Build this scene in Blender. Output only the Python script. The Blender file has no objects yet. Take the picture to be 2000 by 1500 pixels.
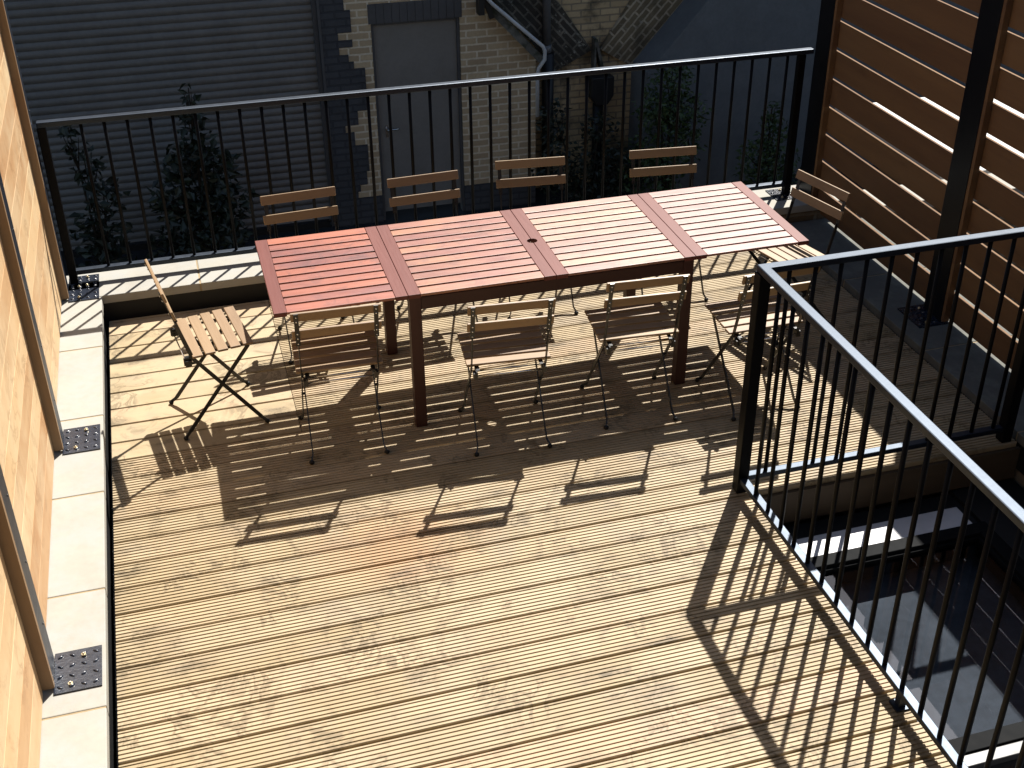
import bpy, math, random
from mathutils import Vector, Matrix
sc = bpy.context.scene
rad = math.radians
random.seed(7)

# ------------------------------------------------------------------ camera
cam = bpy.data.cameras.new("camera")
camo = bpy.data.objects.new("camera", cam)
sc.collection.objects.link(camo)
camo.location = (-1.59, -5.25, 3.30)
camo.rotation_euler = (rad(58.35), 0.0, rad(-16.85))
cam.sensor_width = 36
cam.lens = 2404.88 / 2000 * 36
cam.shift_x = -39.23 / 2000
cam.shift_y = -7.7 / 2000
cam.clip_start = 0.05
cam.clip_end = 400
sc.camera = camo

# ------------------------------------------------------------------ sky + sun
SUN = Vector((0.479, 0.640, 1.0)).normalized()
elev = math.asin(SUN.z)
azim = math.atan2(SUN.x, SUN.y)
w = bpy.data.worlds.new("World"); sc.world = w
w.use_nodes = True
nt = w.node_tree
bg = nt.nodes["Background"]
sky = nt.nodes.new("ShaderNodeTexSky")
sky.sky_type = 'NISHITA'
sky.sun_disc = False
sky.sun_elevation = elev
sky.sun_rotation = azim
nt.links.new(sky.outputs[0], bg.inputs[0])
bg.inputs[1].default_value = 0.05
sl = bpy.data.lights.new("sun", 'SUN')
sl.energy = 5.0
sl.angle = rad(0.5)
sl.color = (1.0, 0.955, 0.89)
so = bpy.data.objects.new("sun", sl)
sc.collection.objects.link(so)
so.rotation_euler = SUN.to_track_quat('Z', 'Y').to_euler()
sc.view_settings.view_transform = 'Standard'
sc.view_settings.look = 'None'
sc.view_settings.exposure = 1.45
sc.view_settings.gamma = 1.0

# ------------------------------------------------------------------ mesh helpers
class MB:
    def __init__(s): s.v = []; s.f = []; s.sm = []
    def add(s, vs, fs, smooth=False):
        n = len(s.v); s.v += [tuple(x) for x in vs]
        s.f += [tuple(i + n for i in q) for q in fs]; s.sm += [smooth] * len(fs)
    def box(s, x0, x1, y0, y1, z0, z1):
        s.add([(x, y, z) for z in (z0, z1) for y in (y0, y1) for x in (x0, x1)],
              [(0, 2, 3, 1), (4, 5, 7, 6), (0, 1, 5, 4), (2, 6, 7, 3), (0, 4, 6, 2), (1, 3, 7, 5)])
    def bar(s, a, b, wx, wy, side=(1, 0, 0)):
        """box from a to b, wx wide along side, wy the other way"""
        a = Vector(a); b = Vector(b); d = (b - a).normalized()
        u = Vector(side); u = (u - d * u.dot(d)).normalized(); q = d.cross(u)
        vs = []
        for p in (a, b):
            for i, j in ((-1, -1), (1, -1), (1, 1), (-1, 1)):
                vs.append(p + u * i * wx / 2 + q * j * wy / 2)
        s.add(vs, [(0, 3, 2, 1), (4, 5, 6, 7), (0, 1, 5, 4), (1, 2, 6, 5), (2, 3, 7, 6), (3, 0, 4, 7)])
    def tube(s, pts, r, n=10, cap=True):
        pts = [Vector(p) for p in pts]; rings = []
        k0 = len(s.v); vs = []; fs = []
        up = Vector((0.123, 0.456, 0.88)).normalized()
        for i, p in enumerate(pts):
            d = (pts[min(i + 1, len(pts) - 1)] - pts[max(i - 1, 0)]).normalized()
            u = d.cross(up).normalized(); q = d.cross(u)
            rr = r[i] if isinstance(r, (list, tuple)) else r
            for k in range(n):
                t = 2 * math.pi * k / n
                vs.append(p + (u * math.cos(t) + q * math.sin(t)) * rr)
        for i in range(len(pts) - 1):
            for k in range(n):
                a = i * n + k; b = i * n + (k + 1) % n
                fs.append((a, b, b + n, a + n))
        s.add(vs, fs, True)
        if cap:
            m = (len(pts) - 1) * n
            s.f.append(tuple(k0 + k for k in range(n))[::-1]); s.sm.append(False)
            s.f.append(tuple(k0 + m + k for k in range(n))); s.sm.append(False)
    def ball(s, c, rx, ry, rz, n=8, m=5, half=False):
        vs = []; fs = []
        lo = 0 if half else -math.pi / 2
        for i in range(m + 1):
            t = lo + (math.pi / 2 - lo) * i / m
            for k in range(n):
                a = 2 * math.pi * k / n
                vs.append((c[0] + rx * math.cos(t) * math.cos(a), c[1] + ry * math.cos(t) * math.sin(a), c[2] + rz * math.sin(t)))
        for i in range(m):
            for k in range(n):
                a = i * n + k; b = i * n + (k + 1) % n
                fs.append((a, b, b + n, a + n))
        s.add(vs, fs, True)
    def prism(s, poly, axis, a0, a1):
        """poly = 2D points; axis 1: points are (x,z) extruded over y; axis 0: (y,z) over x; axis 2: (x,y) over z"""
        n = len(poly)
        def P(u, v, t):
            return {0: (t, u, v), 1: (u, t, v), 2: (u, v, t)}[axis]
        vs = [P(u, v, a0) for u, v in poly] + [P(u, v, a1) for u, v in poly]
        s.add(vs, [tuple(range(n)), tuple(range(n, 2 * n))[::-1]] + [(k, (k + 1) % n, (k + 1) % n + n, k + n) for k in range(n)])
    def build(s, name, mat, parent=None, bevel=0, loc=None, fix=True):
        me = bpy.data.meshes.new(name)
        me.from_pydata([tuple(p) for p in s.v], [], s.f)
        me.polygons.foreach_set("use_smooth", s.sm)
        me.update()
        if fix:
            import bmesh
            bm = bmesh.new(); bm.from_mesh(me)
            bmesh.ops.recalc_face_normals(bm, faces=bm.faces)
            bm.to_mesh(me); bm.free()
        me.materials.append(mat)
        o = bpy.data.objects.new(name, me)
        sc.collection.objects.link(o)
        if parent: o.parent = parent
        if loc: o.location = loc
        if bevel:
            b = o.modifiers.new("bevel", 'BEVEL'); b.width = bevel; b.segments = 2; b.limit_method = 'ANGLE'
        return o

def build_loose(mb, name, mat, parent, bevel=0):
    """every separate piece of mb becomes an object of its own"""
    par = list(range(len(mb.v)))
    def find(i):
        while par[i] != i: par[i] = par[par[i]]; i = par[i]
        return i
    for f in mb.f:
        for i in f[1:]: par[find(i)] = find(f[0])
    groups = {}
    for f, sm in zip(mb.f, mb.sm): groups.setdefault(find(f[0]), []).append((f, sm))
    out = []
    for k, fs in groups.items():
        idx = {}; m2 = MB()
        for f, sm in fs:
            q = []
            for i in f:
                if i not in idx: idx[i] = len(m2.v); m2.v.append(mb.v[i])
                q.append(idx[i])
            m2.f.append(tuple(q)); m2.sm.append(sm)
        out.append(m2.build(name, mat, parent, bevel=bevel))
    return out
def tag(o, label, cat, group=None):
    o["label"] = label; o["category"] = cat
    if group: o["group"] = group
    return o
def thing(name, label, cat, loc=(0, 0, 0), rz=0, group=None):
    o = bpy.data.objects.new(name, None); sc.collection.objects.link(o)
    o.location = loc; o.rotation_euler = (0, 0, rz); o.empty_display_size = 0.1
    return tag(o, label, cat, group)
def struct(o):
    o["kind"] = "structure"; return o

# ------------------------------------------------------------------ material helpers
def mk(name):
    m = bpy.data.materials.new(name); m.use_nodes = True
    n = m.node_tree.nodes; n.clear()
    out = n.new("ShaderNodeOutputMaterial"); b = n.new("ShaderNodeBsdfPrincipled")
    m.node_tree.links.new(b.outputs[0], out.inputs[0])
    return m, m.node_tree, b
class N:
    """tiny node-graph helper"""
    def __init__(s, nt): s.nt = nt
    def put(s, sock, val):
        if hasattr(val, "is_output") or isinstance(val, bpy.types.NodeSocket): s.nt.links.new(val, sock)
        else: sock.default_value = val
    def math(s, op, a, b=0.0, c=0.0, clamp=False):
        n = s.nt.nodes.new("ShaderNodeMath"); n.operation = op; n.use_clamp = clamp
        s.put(n.inputs[0], a); s.put(n.inputs[1], b); s.put(n.inputs[2], c); return n.outputs[0]
    def vmath(s, op, a, b=(0, 0, 0)):
        n = s.nt.nodes.new("ShaderNodeVectorMath"); n.operation = op
        s.put(n.inputs[0], a); s.put(n.inputs[1], b); return n.outputs[0]
    def coord(s): return s.nt.nodes.new("ShaderNodeTexCoord").outputs['Object']
    def rnd(s): return s.nt.nodes.new("ShaderNodeObjectInfo").outputs['Random']
    def sep(s, v):
        n = s.nt.nodes.new("ShaderNodeSeparateXYZ"); s.put(n.inputs[0], v); return n.outputs
    def comb(s, x, y, z):
        n = s.nt.nodes.new("ShaderNodeCombineXYZ"); s.put(n.inputs[0], x); s.put(n.inputs[1], y); s.put(n.inputs[2], z); return n.outputs[0]
    def noise(s, v, scale=5, detail=3, rough=0.55, dist=0.0):
        n = s.nt.nodes.new("ShaderNodeTexNoise"); s.put(n.inputs['Vector'], v)
        n.inputs['Scale'].default_value = scale; n.inputs['Detail'].default_value = detail
        n.inputs['Roughness'].default_value = rough; n.inputs['Distortion'].default_value = dist; return n.outputs[0]
    def white(s, x):
        n = s.nt.nodes.new("ShaderNodeTexWhiteNoise"); n.noise_dimensions = '1D'; s.put(n.inputs['W'], x); return n.outputs['Value']
    def voro(s, v, scale=1, rnd=1.0, two=False):
        n = s.nt.nodes.new("ShaderNodeTexVoronoi"); n.voronoi_dimensions = '2D' if two else '3D'; s.put(n.inputs['Vector'], v); n.inputs['Scale'].default_value = scale
        n.inputs['Randomness'].default_value = rnd; return n.outputs['Distance']
    def ramp(s, f, stops):
        n = s.nt.nodes.new("ShaderNodeValToRGB"); s.put(n.inputs[0], f); e = n.color_ramp.elements
        while len(e) < len(stops): e.new(0.5)
        for k, (p, c) in enumerate(stops):
            e[k].position = p; e[k].color = (c, c, c, 1) if isinstance(c, (int, float)) else (*c, 1)
        return n.outputs[0]
    def mix(s, f, a, b, mode='MIX'):
        n = s.nt.nodes.new("ShaderNodeMix"); n.data_type = 'RGBA'; n.blend_type = mode
        s.put(n.inputs[0], f)
        s.put(n.inputs[6], a if not isinstance(a, tuple) else (*a, 1)); s.put(n.inputs[7], b if not isinstance(b, tuple) else (*b, 1))
        return n.outputs[2]
    def bump(s, h, strength=0.3, dist=0.002):
        n = s.nt.nodes.new("ShaderNodeBump"); s.put(n.inputs['Height'], h)
        n.inputs['Strength'].default_value = strength; n.inputs['Distance'].default_value = dist; return n.outputs[0]

ALB = 0.56
def dim(c): return tuple(x * ALB for x in c) if c else c
def wood(name, light, dark, axis='x', cross='y', pitch=None, off=0.0, vary=0.35, rough=0.6, knots=0.0,
         grain=1.0, spec=0.4, hue=None, stain=None, worn=None):
    light, dark, hue = dim(light), dim(dark), dim(hue)
    m, nt_, b = mk(name); g = N(nt_)
    co = g.coord(); r = g.rnd()
    co2 = g.vmath('ADD', co, g.comb(g.math('MULTIPLY', r, 37.0), g.math('MULTIPLY', r, 11.0), g.math('MULTIPLY', r, 5.0)))
    X = g.sep(co); ax = {'x': 0, 'y': 1, 'z': 2}
    if pitch:
        idx = g.math('FLOOR', g.math('DIVIDE', g.math('SUBTRACT', X[ax[cross]], off), pitch))
        wv = g.white(g.math('ADD', idx, g.math('MULTIPLY', r, 91.0)))
    else:
        wv = g.white(g.math('MULTIPLY', r, 91.0))
    shift = g.math('MULTIPLY', wv, 13.0)
    sh = g.vmath('ADD', co2, g.comb(shift, shift, shift))
    S = g.sep(sh)
    sc_ = [22.0, 22.0, 22.0]; sc_[ax[axis]] = 1.6
    st = g.comb(g.math('MULTIPLY', S[0], sc_[0]), g.math('MULTIPLY', S[1], sc_[1]), g.math('MULTIPLY', S[2], sc_[2]))
    broad = g.noise(st, 0.55, 3, 0.5, 0.6)
    fine = g.noise(st, 4.0, 4, 0.65, 0.2)
    f = g.math('ADD', g.math('MULTIPLY', broad, 0.65), g.math('MULTIPLY', fine, 0.35))
    f = g.ramp(f, [(0.5 - 0.22 / max(grain, .01), 0.0), (0.5 + 0.22 / max(grain, .01), 1.0)])
    f = g.math('MULTIPLY', f, 1.0 - vary)
    f = g.math('ADD', f, g.math('MULTIPLY', wv, vary), clamp=True)
    col = g.mix(f, dark, light)
    if hue:
        w2 = g.white(g.math('ADD', g.math('MULTIPLY', wv, 57.0), 3.3))
        col = g.mix(g.math('MULTIPLY', g.ramp(w2, [(0.45, 0.0), (1.0, 1.0)]), 0.75), col, hue)
    h = fine
    if knots:
        ks = [7.0, 7.0, 7.0]; ks[ax[axis]] = 2.6
        a_, c_ = ax[axis], ax[cross]
        wob1 = g.math('MULTIPLY', g.math('SUBTRACT', g.noise(sh, 17.0, 3), 0.5), 0.35)
        kv = g.comb(g.math('ADD', g.math('MULTIPLY', S[a_], ks[a_]), wob1), g.math('ADD', g.math('MULTIPLY', S[c_], ks[c_]), wob1), 0.0)
        d = g.voro(kv, 0.85, two=True)
        d = g.math('ADD', d, g.math('MULTIPLY', g.math('SUBTRACT', fine, 0.5), 0.30))
        halo = g.ramp(d, [(0.02, 0.95), (0.10, 0.55), (0.18, 0.22), (0.34, 0.0)])
        ring = g.ramp(g.math('FRACT', g.math('MULTIPLY', d, 16.0)), [(0.0, 0.35), (0.5, 1.0), (1.0, 0.35)])
        k = g.math('MULTIPLY', g.math('MULTIPLY', halo, ring), knots, clamp=True)
        # only some cells carry a knot
        keep = g.ramp(g.noise(kv, 0.4, 1), [(0.50, 0.0), (0.56, 1.0)])
        k = g.math('MULTIPLY', k, keep)
        col = g.mix(k, col, tuple(c * 0.42 for c in dark))
    if worn:
        pale, grey, amt = worn
        p1 = g.ramp(g.noise(sh, 1.5, 4, 0.6, 0.4), [(0.44, 0.0), (0.62, 1.0)])
        col = g.mix(g.math('MULTIPLY', p1, 0.50), col, dim(pale))
        p2 = g.ramp(g.noise(g.vmath('ADD', sh, (7.7, 3.1, 1.9)), 2.3, 5, 0.7, 0.8), [(0.52, 0.0), (0.66, 1.0)])
        col = g.mix(g.math('MULTIPLY', p2, 0.55), col, dim(grey))
        # feathery weather marks: thin wavy lines and blotches that cross the grooves
        nz = g.noise(g.vmath('ADD', co, (5.0, 9.0, 0.0)), 5.5, 4, 0.62, 1.2)
        line = g.ramp(g.math('ABSOLUTE', g.math('SUBTRACT', nz, 0.5)), [(0.0, 1.0), (0.022, 0.7), (0.05, 0.0)])
        msk = g.ramp(g.noise(g.vmath('ADD', co, (1.0, 4.0, 0.0)), 3.1, 2), [(0.50, 0.0), (0.58, 1.0)])
        blot = g.ramp(g.noise(g.vmath('ADD', co, (2.0, 6.0, 0.0)), 6.5, 5, 0.72, 1.1), [(0.56, 0.0), (0.67, 1.0)])
        mk2 = g.math('MAXIMUM', g.math('MULTIPLY', line, msk), g.math('MULTIPLY', blot, 0.75))
        mk2 = g.math('MULTIPLY', mk2, amt)
        col = g.mix(mk2, col, tuple(c * 0.55 for c in dark))
    if stain:
        for (sx, sy, sr, scol, amt) in stain:
            dd = g.vmath('SUBTRACT', co, (sx, sy, 0))
            D = g.sep(dd)
            dl = g.math('SQRT', g.math('ADD', g.math('POWER', D[0], 2.0), g.math('POWER', g.math('MULTIPLY', D[1], 1.3), 2.0)))
            dl = g.math('ADD', dl, g.math('MULTIPLY', g.math('SUBTRACT', g.noise(co, 9, 3), 0.5), sr * 0.9))
            mk_ = g.ramp(g.math('DIVIDE', dl, sr), [(0.25, amt), (1.0, 0.0)])
            col = g.mix(mk_, col, scol, 'MULTIPLY')
    nt_.links.new(col, b.inputs['Base Color'])
    g.put(b.inputs['Roughness'], g.math('ADD', g.math('MULTIPLY', fine, 0.18), rough - 0.09))
    b.inputs['Specular IOR Level'].default_value = spec
    nt_.links.new(g.bump(h, 0.35, 0.0012), b.inputs['Normal'])
    return m

def paint(name, col, rough=0.3, spec=0.5, metal=0.0, mott=0.25, bumpy=0.0, bscale=120, dirt=None):
    m, nt_, b = mk(name); g = N(nt_)
    co = g.coord()
    n1 = g.noise(co, 3.0, 4, 0.6); n2 = g.noise(co, 26.0, 4, 0.6)
    f = g.math('ADD', g.math('MULTIPLY', n1, 0.6), g.math('MULTIPLY', n2, 0.4))
    if not metal: col = dim(col)
    c1 = tuple(c * (1 - mott) for c in col); c2 = tuple(min(1, c * (1 + mott)) for c in col)
    c = g.mix(g.ramp(f, [(0.35, 0.0), (0.65, 1.0)]), c1, c2)
    if dirt:
        dcol, lo, hi, amt = dirt
        c = g.mix(g.math('MULTIPLY', g.ramp(g.noise(co, 7.0, 5, 0.7), [(lo, 0.0), (hi, 1.0)]), amt), c, dcol)
    nt_.links.new(c, b.inputs['Base Color'])
    g.put(b.inputs['Roughness'], g.math('ADD', g.math('MULTIPLY', n2, 0.16), rough - 0.08))
    b.inputs['Specular IOR Level'].default_value = spec
    b.inputs['Metallic'].default_value = metal
    if name.startswith('black_p'): b.inputs['Specular Tint'].default_value = (0.62, 0.78, 1.0, 1)  # blue of the reflected sky put into the black paint's tint
    if bumpy:
        nt_.links.new(g.bump(g.noise(co, bscale, 3, 0.6), bumpy, 0.002), b.inputs['Normal'])
    return m

def brick(name, c1, c2, mortar, rot=0.0, dirtcol=(0.03, 0.028, 0.022), dirt=0.3, dlo=0.5, dhi=0.65, msize=0.012, lichen=0.0, uvaxes=(0, 2)):
    c1, c2, mortar = dim(c1), dim(c2), dim(mortar)
    m, nt_, b = mk(name); g = N(nt_)
    co = g.coord(); X = g.sep(co)
    u = X[uvaxes[0]]; v = X[uvaxes[1]]
    if rot:
        c_, s_ = math.cos(rot), math.sin(rot)
        u2 = g.math('ADD', g.math('MULTIPLY', u, c_), g.math('MULTIPLY', v, s_))
        v2 = g.math('SUBTRACT', g.math('MULTIPLY', v, c_), g.math('MULTIPLY', u, s_))
        u, v = u2, v2
    wob = g.math('MULTIPLY', g.math('SUBTRACT', g.noise(co, 14.0, 2), 0.5), 0.012)
    vec = g.comb(g.math('ADD', u, wob), g.math('ADD', v, wob), 0.0)
    t = nt_.nodes.new("ShaderNodeTexBrick"); g.put(t.inputs['Vector'], vec)
    t.inputs['Color1'].default_value = (*c1, 1); t.inputs['Color2'].default_value = (*c2, 1); t.inputs['Mortar'].default_value = (*mortar, 1)
    t.inputs['Scale'].default_value = 1.0; t.inputs['Mortar Size'].default_value = msize; t.inputs['Mortar Smooth'].default_value = 0.25
    t.inputs['Brick Width'].default_value = 0.225; t.inputs['Row Height'].default_value = 0.075
    n1 = g.noise(co, 34.0, 4, 0.7)
    c = g.mix(g.math('MULTIPLY', g.ramp(n1, [(0.35, 0.0), (0.7, 1.0)]), 0.45), t.outputs['Color'], tuple(x * 0.62 for x in c1))
    n2 = g.noise(co, 1.7, 5, 0.65)
    c = g.mix(g.math('MULTIPLY', g.ramp(n2, [(dlo, 0.0), (dhi, 1.0)]), dirt), c, dirtcol)
    if lichen:
        n3 = g.noise(co, 11.0, 5, 0.8)
        c = g.mix(g.math('MULTIPLY', g.ramp(n3, [(0.60, 0.0), (0.66, 1.0)]), lichen), c, (0.35, 0.34, 0.28))
    nt_.links.new(c, b.inputs['Base Color'])
    b.inputs['Roughness'].default_value = 0.9
    b.inputs['Specular IOR Level'].default_value = 0.2
    h = g.math('ADD', g.math('MULTIPLY', t.outputs['Fac'], -1.0), g.math('MULTIPLY', n1, 0.5))
    nt_.links.new(g.bump(h, 0.7, 0.006), b.inputs['Normal'])
    return m

PITCH = 0.1535
Y0 = -0.714          # a gap between boards lies at Y0 + k*PITCH
M = {}
M['deck'] = wood('deck_softwood', (0.55, 0.425, 0.245), (0.37, 0.27, 0.14), 'x', 'y', PITCH, Y0, 0.30, 0.62, 1.5, 1.2,
                 0.3, (0.55, 0.39, 0.235), [(-0.95, -1.22, 0.42, (1.0, 0.72, 0.58), 0.6)],
                 ((0.60, 0.48, 0.31), (0.39, 0.305, 0.205), 0.72))
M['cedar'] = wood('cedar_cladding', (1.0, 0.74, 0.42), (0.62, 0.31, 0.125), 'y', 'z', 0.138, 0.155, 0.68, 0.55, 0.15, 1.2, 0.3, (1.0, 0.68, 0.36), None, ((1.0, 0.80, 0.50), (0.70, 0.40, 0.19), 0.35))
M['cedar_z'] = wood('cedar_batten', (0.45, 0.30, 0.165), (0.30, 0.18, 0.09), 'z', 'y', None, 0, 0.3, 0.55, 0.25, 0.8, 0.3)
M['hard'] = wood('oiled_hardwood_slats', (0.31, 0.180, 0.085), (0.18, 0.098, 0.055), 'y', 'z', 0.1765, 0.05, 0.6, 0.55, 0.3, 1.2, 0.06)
def slatmat(nm, light, dark, hue):  # panel tones paint the sun's sheen: redder on the left, paler on the right
    return wood(nm, light, dark, 'x', 'y', 0.78 / 11, -0.39, 0.72, 0.42, 0.8, 1.5, 0.7, hue, None, (hue, tuple(c * 0.8 for c in dark), 0.35))
M['tslat'] = slatmat('red_stained_slat', (0.40, 0.145, 0.090), (0.23, 0.060, 0.045), (0.54, 0.24, 0.095))
M['tslat_red'] = slatmat('deep_red_slat', (0.33, 0.095, 0.066), (0.165, 0.040, 0.040), (0.52, 0.14, 0.055))
M['tslat_pale'] = slatmat('sheen_pale_slat', (0.45, 0.225, 0.17), (0.30, 0.120, 0.09), (0.53, 0.30, 0.18))  # lighter base stands for sun sheen, as on the pink right leaf
M['tslat_pink'] = slatmat('sheen_pink_slat', (0.43, 0.205, 0.16), (0.29, 0.115, 0.09), (0.44, 0.225, 0.175))
M['trail'] = wood('red_stained_rail', (0.21, 0.056, 0.040), (0.135, 0.032, 0.025), 'y', 'x', None, 0, 0.3, 0.5, 0.0, 1.0, 0.3)
M['tleg'] = wood('dark_red_stained_wood', (0.085, 0.027, 0.021), (0.05, 0.015, 0.012), 'z', 'x', None, 0, 0.3, 0.5, 0.0, 1.0, 0.3)
M['tapron'] = wood('dark_red_stained_apron', (0.07, 0.023, 0.018), (0.04, 0.013, 0.011), 'x', 'y', None, 0, 0.3, 0.5, 0.0, 1.0, 0.3)
M['acacia'] = wood('acacia_slat', (0.42, 0.275, 0.15), (0.24, 0.145, 0.075), 'x', 'y', 0.0585, 0.082, 0.5, 0.5, 0.3, 1.0, 0.4, (0.42, 0.28, 0.14))
M['black'] = paint('black_powder_coat', (0.010, 0.013, 0.022), 0.44, 0.5, bumpy=0.12, bscale=300)  # slightly blue base stands for sky sheen on the rails
M['blackm'] = paint('black_post_paint', (0.010, 0.010, 0.012), 0.32, 0.14, bumpy=0.15, bscale=200)
M['balus'] = paint('black_baluster_paint', (0.006, 0.006, 0.007), 0.42, 0.09)
M['chair'] = paint('black_steel_chair_frame', (0.012, 0.012, 0.013), 0.36, 0.5)
M['rubber'] = paint('black_rubber', (0.01, 0.01, 0.01), 0.7, 0.3)
M['plate'] = paint('black_tread_plate', (0.014, 0.020, 0.036), 0.27, 0.7, mott=0.4, bumpy=0.6, bscale=70)
M['rivet'] = paint('bright_steel', (0.6, 0.6, 0.6), 0.25, 0.5, 1.0)
M['brassy'] = paint('zinc_bolt', (0.55, 0.48, 0.33), 0.3, 0.5, 1.0)
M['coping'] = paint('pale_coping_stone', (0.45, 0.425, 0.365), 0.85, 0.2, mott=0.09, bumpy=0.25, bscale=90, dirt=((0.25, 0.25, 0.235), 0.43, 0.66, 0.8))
M['greycop'] = paint('dark_grey_coping', (0.17, 0.168, 0.150), 0.9, 0.2, mott=0.12, bumpy=0.4, bscale=60, dirt=((0.16, 0.17, 0.14), 0.48, 0.7, 0.6))  # one darker grey than the other two copings
M['joint'] = paint('sandy_joint_mortar', (0.42, 0.32, 0.19), 0.9, 0.2, mott=0.2)
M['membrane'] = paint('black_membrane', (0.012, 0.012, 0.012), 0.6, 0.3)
M['flash'] = paint('pale_metal_flashing', (0.74, 0.74, 0.75), 0.5, 0.4, mott=0.08)
M['roofframe'] = paint('black_rooflight_frame', (0.008, 0.009, 0.010), 0.7, 0.06)
M['greyframe'] = paint('grey_rooflight_bar', (0.07, 0.072, 0.075), 0.4, 0.3)
M['blind'] = paint('sky_tint_interior', (0.15, 0.165, 0.19), 0.85, 0.2, mott=0.3)  # blue-grey tone stands in for sky reflected in the rooflight pane
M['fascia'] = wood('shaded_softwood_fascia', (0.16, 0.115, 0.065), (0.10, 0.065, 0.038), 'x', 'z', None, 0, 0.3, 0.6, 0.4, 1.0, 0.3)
M['shutter'] = paint('anthracite_shutter', (0.27, 0.245, 0.215), 0.5, 0.4, mott=0.14, dirt=((0.10, 0.095, 0.085), 0.5, 0.75, 0.45))
M['anthra'] = paint('anthracite_paint', (0.125, 0.122, 0.122), 0.6, 0.35, mott=0.15, bumpy=0.3, bscale=50)
M['doorp'] = paint('grey_door_paint', (0.31, 0.29, 0.26), 0.45, 0.4, mott=0.08, dirt=((0.12, 0.11, 0.09), 0.5, 0.75, 0.4))
M['shade'] = paint('dark_sky_block', (0.05, 0.05, 0.055), 0.7, 0.3)  # kept dark so the added wall blocks sky without bouncing sun
M['navy'] = paint('blue_grey_render', (0.215, 0.228, 0.235), 0.8, 0.3, mott=0.14, bumpy=0.4, bscale=30, dirt=((0.09, 0.10, 0.10), 0.45, 0.75, 0.5))
M['pipe'] = paint('white_pvc_pipe', (0.8, 0.8, 0.78), 0.4, 0.4, mott=0.1)
M['dpipe'] = paint('black_cast_pipe', (0.02, 0.02, 0.02), 0.5, 0.4)
M['gpipe'] = paint('grey_pipe', (0.22, 0.22, 0.22), 0.45, 0.4)
M['stone'] = paint('mossy_stone', (0.22, 0.21, 0.18), 0.95, 0.1, mott=0.5, bumpy=1.0, bscale=40, dirt=((0.03, 0.035, 0.02), 0.45, 0.6, 0.8))
M['ground'] = paint('dark_asphalt', (0.032, 0.033, 0.034), 0.9, 0.2, mott=0.3, bumpy=0.8, bscale=60, dirt=((0.02, 0.025, 0.018), 0.5, 0.7, 0.5))
M['whiteroof'] = paint('white_roof_membrane', (0.78, 0.77, 0.74), 0.8, 0.2, mott=0.05)
M['brick'] = brick('yellow_stock_brick', (0.92, 0.70, 0.43), (0.66, 0.48, 0.29), (1.2, 1.02, 0.74), dirt=0.35, dlo=0.55, dhi=0.8, msize=0.011)
M['oldbrick'] = brick('weathered_old_brick', (0.98, 0.74, 0.42), (0.70, 0.52, 0.29), (0.42, 0.34, 0.23), dirt=0.75, dlo=0.50, dhi=0.62, msize=0.010, lichen=0.25)
M['bandL'] = brick('sooty_raking_brick', (0.14, 0.12, 0.09), (0.09, 0.075, 0.06), (0.42, 0.37, 0.28), rot=rad(-48), dirt=0.7, dlo=0.45, dhi=0.6, lichen=0.8)
M['bandR'] = brick('raking_brick', (0.38, 0.30, 0.18), (0.24, 0.185, 0.115), (0.75, 0.63, 0.44), rot=rad(48), dirt=0.6, dlo=0.48, dhi=0.62, lichen=0.5)
M['pbrick'] = brick('painted_brick', (0.13, 0.13, 0.135), (0.115, 0.115, 0.12), (0.085, 0.085, 0.09), dirt=0.3)
M['hall'] = brick('house_brick', (0.24, 0.17, 0.10), (0.17, 0.115, 0.07), (0.33, 0.28, 0.21), uvaxes=(0, 2))
def leafmat(name, a, b_):
    m, nt_, b = mk(name); g = N(nt_)
    co = g.coord()
    c = g.mix(g.ramp(g.noise(co, 9.0, 3), [(0.35, 0.0), (0.65, 1.0)]), a, b_)
    nt_.links.new(c, b.inputs['Base Color']); b.inputs['Roughness'].default_value = 0.5
    return m
M['leafd'] = leafmat('dark_leaves', (0.008, 0.012, 0.007), (0.018, 0.026, 0.011))
M['leafg'] = leafmat('green_leaves', (0.022, 0.042, 0.012), (0.045, 0.075, 0.018))
M['stem'] = paint('bark', (0.05, 0.038, 0.025), 0.9, 0.2)

def glassmat():
    m = bpy.data.materials.new('tinted_rooflight_glass'); m.use_nodes = True
    t = m.node_tree; t.nodes.clear()
    out = t.nodes.new("ShaderNodeOutputMaterial"); mx = t.nodes.new("ShaderNodeMixShader")
    tr = t.nodes.new("ShaderNodeBsdfTransparent"); gl = t.nodes.new("ShaderNodeBsdfGlossy"); fr = t.nodes.new("ShaderNodeFresnel")
    g = N(t); nz = g.noise(g.coord(), 2.0, 4)
    tr.inputs[0].default_value = (0.74, 0.76, 0.78, 1)
    g.put(gl.inputs['Roughness'], g.math('MULTIPLY', g.ramp(nz, [(0.4, 0.0), (0.8, 1.0)]), 0.05))
    fr.inputs['IOR'].default_value = 1.85
    geo = t.nodes.new('ShaderNodeNewGeometry')
    g.put(mx.inputs[0], g.math('MULTIPLY', fr.outputs[0], g.math('SUBTRACT', 1.0, geo.outputs['Backfacing']))); t.links.new(tr.outputs[0], mx.inputs[1]); t.links.new(gl.outputs[0], mx.inputs[2])
    t.links.new(mx.outputs[0], out.inputs[0])
    return m
M['glass'] = glassmat()

# ================================================================== SETTING
# ground: one big sheet, the yard lies 2.35 m below the deck
ZG = -2.35
mb = MB(); mb.add([(-150, -150, ZG), (150, -150, ZG), (150, 150, ZG), (-150, 150, ZG)], [(0, 1, 2, 3)])
struct(mb.build('ground', M['ground'], fix=False))

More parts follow.
